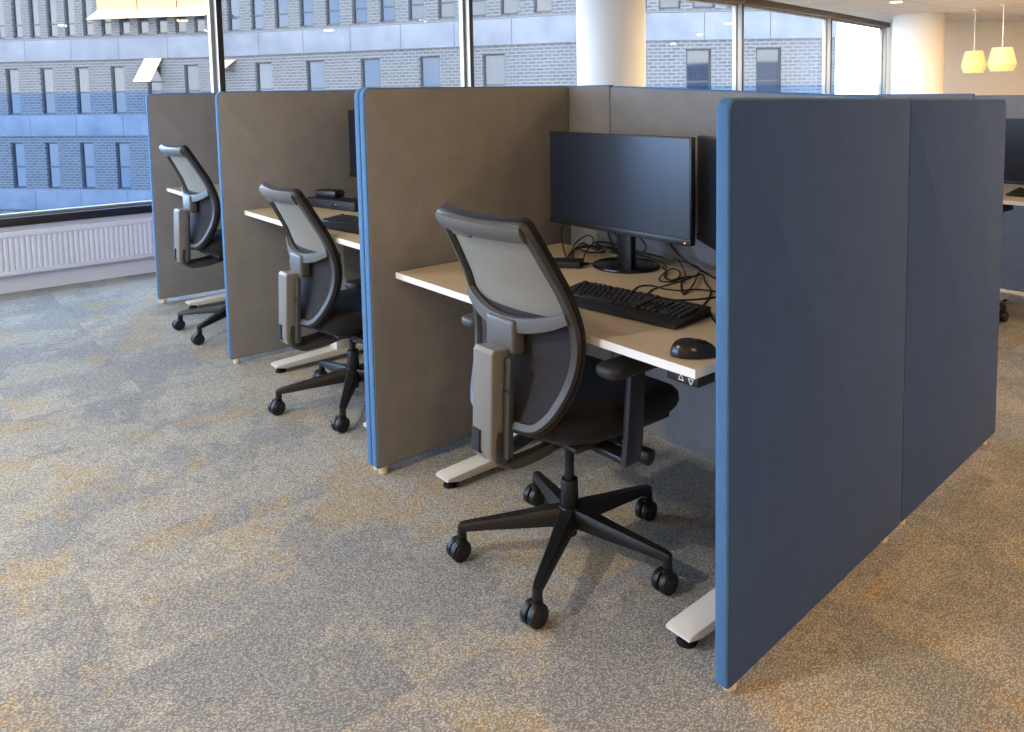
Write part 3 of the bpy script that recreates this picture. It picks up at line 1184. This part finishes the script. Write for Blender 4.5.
cable('black cable bowing behind the keyboard to the right', desk_path([(-.685, .40), (-.718, .47), (-.70, .505), (-.64, .505), (-.59, .526), (-.555, .56, .004), (-.49, .60), (-.38, .62)]))
cable('black cable curling from keyboard back to the stand', desk_path([(-.625, .41), (-.662, .48), (-.655, .59, .005), (-.672, .70, .007), (-.72, .775, .01), (-.80, .80, .016), (-.87, .795, .02)]))
cable('black cable lying straight just behind the keyboard', desk_path([(-.60, .40), (-.53, .425), (-.485, .48), (-.45, .56), (-.36, .60)]))
cable('black keyboard cable leaving to the right toward the divider', desk_path([(-.352, .375, .008), (-.31, .34), (-.25, .30), (-.17, .30)]))
cable('thin black cable from the adapter to the monitor base', desk_path([(-1.12, .575), (-1.08, .60), (-1.05, .62), (-1.0, .61)]), .002)
# black adapter block, half hidden by the chair back
ad = thing('power_adapter', 'flat black adapter block on the nearest desk beside the chair back', 'adapter', (-1.135, .49, DZ1), R(38))
p = MB()
p.poly_prism(rrect(-.085, .085, -.036, .036, .012), .026, 'z', 0, bev=.006, seg=2)
p.build('case', M['matte_black'], ad)
p = MB()
p.cyl((.084, 0, .013), (.11, 0, .012), .006, .004, 12)
p.build('cable_gland', M['rubber'], ad)

# middle desk: docking station with small black box on top and dish
dk = thing('docking_station', 'low black docking station on the middle desk', 'dock', (-2.78, .41, DZ2), R(12))
p = MB()
p.poly_prism(rrect(-.20, .20, -.055, .055, .014), .045, 'z', .003, bev=.005, seg=2)
p.build('case', M['matte_black'], dk)
p = MB()
p.box(.02, .06, -.0565, -.0545, .016, .030, .001)
p.build('port_panel', M['gloss_black'], dk)
for sx in (-1, 1):
    p = MB()
    p.box(sx*.17-.012, sx*.17+.012, -.045, .045, 0, .004)
    p.build('rubber_foot', M['rubber'], dk)
bx = thing('power_adapter', 'small black box lying on top of the docking station', 'adapter', (-2.885, .412, DZ2+.048), R(20))
p = MB()
p.poly_prism(rrect(-.075, .075, -.035, .035, .014), .038, 'z', 0, bev=.009, seg=2)
p.build('case', M['black_plastic'], bx)
p = MB()
p.cyl((.074, 0, .026), (.098, .004, .026), .007, .005, 12)
p.build('cable_gland', M['rubber'], bx)
cable('black cable curled beside the docking station on the middle desk', [(-2.59, .46, DZ2+.03), (-2.55, .47, DZ2+.03), (-2.50, .50, DZ2+.004), (-2.44, .58, DZ2+.003), (-2.48, .68, DZ2+.003), (-2.56, .72, DZ2+.003)], group=None)

# ------------------------------------------------------------------ lamps
def pendant(label, x, y, zb, hgt, rmax):
    t = thing('pendant_lamp', label, 'lamp', (x, y, zb), .2, 'pendant lamps by the beige wall')
    p = MB()
    prof = [(rmax*.70, hgt), (rmax*.86, hgt*.66), (rmax, hgt*.30), (rmax*.78, 0)]
    n = 10
    bm = p.bm
    rings = []
    for k, (r, z) in enumerate(prof):
        rings.append([bm.verts.new((r*math.cos(2*PI*(i+.5*(k % 2))/n), r*math.sin(2*PI*(i+.5*(k % 2))/n), z)) for i in range(n)])
    fs = []
    for k in range(3):
        a, b = rings[k], rings[k+1]
        for i in range(n):
            j = (i+1) % n
            if k % 2 == 0:
                fs += [bm.faces.new((a[i], a[j], b[i])), bm.faces.new((a[j], b[j], b[i]))]
            else:
                fs += [bm.faces.new((a[i], b[j], b[i])), bm.faces.new((a[i], a[j], b[j]))]
    bmesh.ops.recalc_face_normals(bm, faces=fs)
    r = bmesh.ops.solidify(bm, geom=fs, thickness=.006)
    for f in bm.faces:
        f.smooth = False
    p.build('lamp_shade', M['shade'], t, sharp=5)
    p = MB()
    p.cyl((0, 0, hgt*.7), (0, 0, CEIL-zb-.02), .006, n=10)
    p.build('cord', M['edge_white'], t)
    p = MB()
    p.cyl((0, 0, CEIL-zb-.03), (0, 0, CEIL-zb), .05, .045, 20, .006)
    p.build('ceiling_rose', M['edge_white'], t)
    p = MB()
    p.lathe([(0, hgt*.42), (.03, hgt*.46), (.042, hgt*.55), (.03, hgt*.68), (.018, hgt*.76), (0, hgt*.76)], n=18)
    p.build('bulb', M['bulb'], t)
    for z in (hgt*.9,):
        p = MB()
        for k in range(3):
            a = 2*PI*k/3
            p.cyl((0, 0, z), (rmax*.74*math.cos(a), rmax*.74*math.sin(a), z), .004, n=6)
        p.build('shade_spider', M['edge_white'], t)
    return t
pendant('left one of the two faceted glowing pendant lamps', -4.68, 12.74, 1.575, .36, .195)
pendant('right, slightly larger faceted glowing pendant lamp', -4.09, 12.35, 1.585, .37, .21)

# ceiling downlights
def downlight(x, y, label, r=.085, group='round ceiling downlights'):
    t = thing('ceiling_light', label, 'ceiling light', (x, y, CEIL), 0, group)
    p = MB()
    p.lathe([(r+.022, 0), (r+.022, -.004), (r+.012, -.009), (r, -.009), (r, -.001)], n=32)
    p.build('trim_ring', M['edge_white'], t)
    p = MB()
    p.lathe([(0, -.005), (r, -.005), (r, -.002), (0, -.002)], n=32)
    p.build('diffuser', M['downlight_glow'], t)
    return t
def lamp(x, y, power, col, size=.5, name='ceiling_lamp_light'):
    l = bpy.data.lights.new(name, 'AREA')
    l.shape = 'DISK'
    l.size = size
    l.energy = power
    l.color = col
    o = bpy.data.objects.new(name, l)
    C.objects.link(o)
    o.location = (x, y, CEIL-.03)
    return o
WARM = (1.0, .60, .27)
NEUT = (1.0, .88, .72)
SOFT = (1.0, .76, .50)
AMBER = (1.0, .68, .38)
lights = [(-4.91, 10.46), (-3.6, 6.2), (-2.6, 9.0), (-.6, 6.0), (.8, 9.6), (2.2, 5.6), (1.5, 2.6), (3.4, 1.2), (3.4, 3.6),
          (-3.6, 11.4), (-1.4, 13.6), (1.2, 16.0), (2.6, -1.6), (.6, -4.2), (-1.8, -3.4), (-3.9, -3.6), (3.0, -5.2), (-1.2, -2.7), (-2.5, -1.5)]  # mostly unseen lamps added to brighten the end wall, front floor and back screens
POW = {(1.5, 2.6): 36, (3.4, 1.2): 42, (3.4, 3.6): 44, (-4.91, 10.46): 40, (-3.6, 6.2): 70, (-2.6, 9.0): 70, (-.6, 6.0): 60, (.8, 9.6): 110, (-3.6, 11.4): 75, (-1.4, 13.6): 130, (1.2, 16.0): 110, (-1.8, -3.4): 5, (-3.9, -3.6): 10, (.6, -4.2): 14, (-1.2, -2.7): 62, (-2.5, -1.5): 16}
for k, (x, y) in enumerate(lights):
    if k == 0:
        downlight(x, y, 'small round ceiling downlight at the upper right of the photo')
    else:
        downlight(x, y, 'unseen round ceiling downlight out of the frame, some added as fill light')
    lamp(x, y, POW.get((x, y), 32), AMBER if y > 11 else SOFT if y > 5 else WARM if x > .5 else NEUT, .17)
# smoke detector
sd = thing('smoke_detector', 'small pale round detector on the ceiling near the window edge', 'detector', (-5.5, 9.05, CEIL))
p = MB()
p.lathe([(.055, 0), (.055, -.018), (.045, -.03), (.02, -.036), (0, -.036)], n=28)
p.build('body', M['edge_white'], sd)
p = MB()
p.cyl((0, 0, -.036), (0, 0, -.045), .02, .014, 18)
p.build('sensor_cap', M['plinth'], sd)

# ------------------------------------------------------------------ building across the street
c0 = Vector((1.045, -1.368, 0))
def uz(u, zd):
    """plan point at photo column u and forward distance zd"""
    return c0+fh*zd+rh*((u-562.4)/799*zd)
PA, PB, PC, PD = uz(-260, 42.5), uz(222, 37.2), uz(575, 29.8), uz(834, 29.4)
bld = thing('office_building', 'long grey brick office building with pale concrete bands across the street', 'building', (PB.x, PB.y, -11))
S0 = 3.16+11      # underside of the eye-level concrete band above the building's foot
PITCH = 3.62
def facet(a, b, closed_end=False):
    d = b-a
    ln = d.length
    ang = math.atan2(d.y, d.x)
    loc = (a.x-PB.x, a.y-PB.y, 0)
    return ln, ang, loc
def wmesh(w, h, rail):
    p = MB()
    t = .07
    for (x0, x1, z0, z1) in ((0, t, 0, h), (w-t, w, 0, h), (t, w-t, 0, t), (t, w-t, h-t, h), (t, w-t, rail-.03, rail+.03)):
        p.box(x0, x1, -.03, .06, z0, z1)
    p2 = MB()
    p2.box(t*.6, w-t*.6, .0, .025, t*.6, h-t*.6)
    return p.mesh('window', M['frame_far']), p2.mesh('pane', M['pane_far'])
UP = ((.985, .56), (1.42, .78), (1.24, .80))      # spacing and width of the tall windows, by stretch of wall
LO = ((1.96, .74), (2.95, 1.0), (2.55, .92))
wms_up = [wmesh(w_, 2.25, .62) for _, w_ in UP]
wms_lo = [wmesh(w_, 2.25, 1.05) for _, w_ in LO]
def put_window(ms, loc, ang, name):
    w = link(name, ms[0], bld, loc, (0, 0, ang))
    link('pane', ms[1], w)
def wall_with_holes(p, ln, z0, z1, holes, hz0, hz1, dep=.32):
    """brick wall with real window openings"""
    if hz0 > z0:
        p.box(0, ln, 0, dep, z0, hz0)
    if z1 > hz1:
        p.box(0, ln, 0, dep, hz1, z1)
    x = 0
    for a, b in holes:
        if a > x:
            p.box(x, a, 0, dep, hz0, hz1)
        x = b
    p.box(x, ln, 0, dep, hz0, hz1)
awn_spots = []
for fi, (a, b) in enumerate(((PA, PB), (PB, PC), (PC, PD))):
    ln, ang, loc = facet(a, b)
    ca, sa = math.cos(ang), math.sin(ang)
    def at(x, y, z):
        return (loc[0]+ca*x-sa*y, loc[1]+sa*x+ca*y, z)
    levels = [(0, 'up')] if fi else [(0, 'up'), (1, 'lo'), (2, 'lo'), (3, 'lo')]
    if fi:
        levels = [(0, 'up'), (1, 'lo')]
    # concrete bands
    for k in range(0, 4):
        p = MB()
        zb = S0-PITCH*k
        p.box(-.02, ln+.02, -.10, .3, zb, zb+1.0, .02)
        n = int(ln/2.6)
        p.build('concrete_band', M['concrete'], bld, loc, (0, 0, ang))
        p = MB()
        for q in range(1, n+1):
            p.box(q*ln/(n+1)-.012, q*ln/(n+1)+.012, -.104, -.09, zb+.01, zb+.99)
        p.build('band_joint', M['frame_far'], bld, loc, (0, 0, ang))
    # storey above the band: closely set tall windows
    sp, ww = UP[fi]
    n = int((ln-.4)/sp)
    x0 = (ln-n*sp)/2+.2
    holes = [(x0+i*sp, x0+i*sp+ww) for i in range(n)]
    p = MB()
    zb = S0+1.0
    wall_with_holes(p, ln, zb, S0+PITCH, holes, zb+.15, zb+2.4)
    p.build('brick_wall', M['brick'], bld, loc, (0, 0, ang))
    for h0, h1 in holes:
        put_window(wms_up[fi], at(h0, .14, zb+.15), ang, 'tall_window')
    # lower storeys, windows set twice as far apart
    sp, ww = LO[fi]
    for k in (1, 2, 3):
        zb = S0-PITCH*k+1.0
        if fi and k > 1:
            p = MB()
            p.box(0, ln, 0, .32, zb, zb+PITCH-1.0)
            p.build('brick_wall', M['brick'], bld, loc, (0, 0, ang))
            continue
        n = int((ln-.6)/sp)
        xs = (ln-n*sp)/2+.6
        holes = [(xs+i*sp, xs+i*sp+ww) for i in range(n)]
        p = MB()
        wall_with_holes(p, ln, zb, zb+PITCH-1.0, holes, zb+.05, zb+2.3)
        p.build('brick_wall', M['brick'], bld, loc, (0, 0, ang))
        for i, (h0, h1) in enumerate(holes):
            put_window(wms_lo[fi], at(h0, .14, zb+.05), ang, 'window')
            if k == 1:
                awn_spots.append((fi, i, at(h0, -.02, zb+2.3), ang))
    # dark interior backing and upper storeys
    p = MB()
    p.box(0, ln, .9, 1.1, 0, S0+PITCH)
    p.box(0, ln, 0, .32, 0, S0-PITCH*3+.0)
    p.build('inner_wall', M['brick'], bld, loc, (0, 0, ang))
p = MB()
p.poly_prism([(PA.x-PB.x, PA.y-PB.y), (0, 0), (PC.x-PB.x, PC.y-PB.y), (PD.x-PB.x, PD.y-PB.y), (PD.x-PB.x+fh.x*12, PD.y-PB.y+fh.y*12), (PA.x-PB.x+fh.x*12, PA.y-PB.y+fh.y*12)], .4, 'z', S0+PITCH-.1)
p.build('roof', M['concrete'], bld)

# projecting awnings on the building opposite
def awning(label, org, ang, w, drop, out, valance=0):
    t = thing('window_awning', label, 'awning', org, ang, 'cream awnings on the building opposite')
    p = MB()
    def f(u, v):
        return Vector((u*w, -.03-out*v, -drop*v)), Vector((0, drop, -out))
    p.sheet(f, 8, 4, .03)
    p.build('cloth', M['awning'], t)
    if valance:
        p = MB()
        p.box(0, w, -.06, -.02, 0, valance, .006)
        p.build('upper_blind', M['blind_orange'], t)
    for x in (.02, w-.02):
        p = MB()
        p.cyl((x, -.03, -drop*1.0), (x, -.03-out, -drop), .015, n=8)
        p.build('arm', M['frame_far'], t)
    return t
lnA, angA, locA = facet(PA, PB)
dA = (PB-PA).normalized()
def on_facet(u, zd_off=0):
    """distance along PA-PB at photo column u"""
    best = min(range(0, 2001), key=lambda k: abs((((PA+(PB-PA)*k/2000)-c0).dot(rh)/((PA+(PB-PA)*k/2000)-c0).dot(fh))*799+562.4-u))
    return PA+(PB-PA)*best/2000
for u0, u1, lab in ((105, 144, 'large cream awning under orange blind, leftmost of the row of three'), (145, 183, 'large cream awning under orange blind, middle of the row of three'), (184, 221, 'large cream awning under orange blind, rightmost of the row of three')):
    a, b = on_facet(u0), on_facet(u1)
    awning(lab, (a.x, a.y, 5.5), angA, (b-a).length, .50, .75, 2.0)
a, b = on_facet(149), on_facet(166)
awning('single small cream awning over a lower window opposite', (a.x, a.y, 3.22), angA, (b-a).length, 1.15, .9)
lnB, angB, locB = facet(PB, PC)
b0 = PB+(PC-PB).normalized()*.25
awning('small grey-cream awning just right of the first window mullion', (b0.x, b0.y, 3.0), angB, .8, .5, .8)
# street
p = MB()
p.box(-90, -9, -60, 90, -11.3, -11.0)
tag(p.build('street', M['asphalt']), 'grey street far below between the two buildings', 'street')

# ------------------------------------------------------------------ sky
w = bpy.data.worlds.new('World')
bpy.context.scene.world = w
w.use_nodes = True
nt = w.node_tree
bg = nt.nodes['Background']
tc = nt.nodes.new('ShaderNodeTexCoord')
ns = nt.nodes.new('ShaderNodeTexNoise')
ns.inputs['Scale'].default_value = 3.2
ns.inputs['Detail'].default_value = 5
nt.links.new(tc.outputs['Generated'], ns.inputs['Vector'])
cr = nt.nodes.new('ShaderNodeValToRGB')
cr.color_ramp.elements[0].position = .42
cr.color_ramp.elements[0].color = (.44, .62, .95, 1)
cr.color_ramp.elements[1].position = .62
cr.color_ramp.elements[1].color = (1.0, .97, .93, 1)
nt.links.new(ns.outputs['Fac'], cr.inputs[0])
nt.links.new(cr.outputs[0], bg.inputs[0])
# hazy sky: brightest low over the roofs, dimmer overhead
sx = nt.nodes.new('ShaderNodeSeparateXYZ')
nt.links.new(tc.outputs['Generated'], sx.inputs[0])
mr = nt.nodes.new('ShaderNodeMapRange')
mr.inputs['From Min'].default_value = .08
mr.inputs['From Max'].default_value = .5
mr.inputs['To Min'].default_value = 13.0
mr.inputs['To Max'].default_value = 6.0
nt.links.new(sx.outputs['Z'], mr.inputs['Value'])
nt.links.new(mr.outputs[0], bg.inputs[1])

# portals in the glazing (they only guide the daylight sampling)
for fa, fb, sd_ in spans:
    a, ln, ang = seg_frame(fa, fb)
    l = bpy.data.lights.new('daylight_portal', 'AREA')
    l.shape = 'RECTANGLE'
    l.size = ln
    l.size_y = CEIL-.09-Z_RAIL1
    l.cycles.is_portal = True
    o = bpy.data.objects.new('daylight_portal', l)
    C.objects.link(o)
    mid = a+Vector((math.cos(ang), math.sin(ang), 0))*ln/2
    o.location = (mid.x-.12*math.sin(ang), mid.y+.12*math.cos(ang), (CEIL-.09+Z_RAIL1)/2)
    # area lights shine along local -Z: aim into the room (to the right of the facade direction)
    inward = Vector((math.sin(ang), -math.cos(ang), 0))
    o.rotation_euler = inward.to_track_quat('-Z', 'Y').to_euler()

# ------------------------------------------------------------------ camera
cam = bpy.data.cameras.new('camera')
co = bpy.data.objects.new('camera', cam)
C.objects.link(co)
yaw, pit, rol, f_, px, py = .8598016880288664, .08804115871156022, -.014652524108179554, 798.9649405938997, 562.4381312313059, 161.4113010872372
Rv = Vector((math.cos(yaw), math.sin(yaw), 0))
F0 = Vector((-math.sin(yaw), math.cos(yaw), 0))
U0 = Vector((0, 0, 1))
Fv = F0*math.cos(pit)-U0*math.sin(pit)
Uv = U0*math.cos(pit)+F0*math.sin(pit)
R2 = Rv*math.cos(rol)+Uv*math.sin(rol)
U2 = Uv*math.cos(rol)-Rv*math.sin(rol)
mw = Matrix((R2, U2, -Fv)).transposed().to_4x4()
mw.translation = (1.045576, -1.3678725, 1.3709505)
co.matrix_world = mw
cam.sensor_fit = 'HORIZONTAL'
cam.sensor_width = 36
cam.lens = f_/1024*36
cam.shift_x = (512-px)/1024
cam.shift_y = (py-366)/1024
cam.clip_start = .05
cam.clip_end = 500
sc = bpy.context.scene
sc.camera = co
sc.view_settings.view_transform = 'Standard'
sc.view_settings.look = 'None'
sc.view_settings.gamma = 1
sc.view_settings.exposure = 0.22
sc.view_settings.use_curve_mapping = False
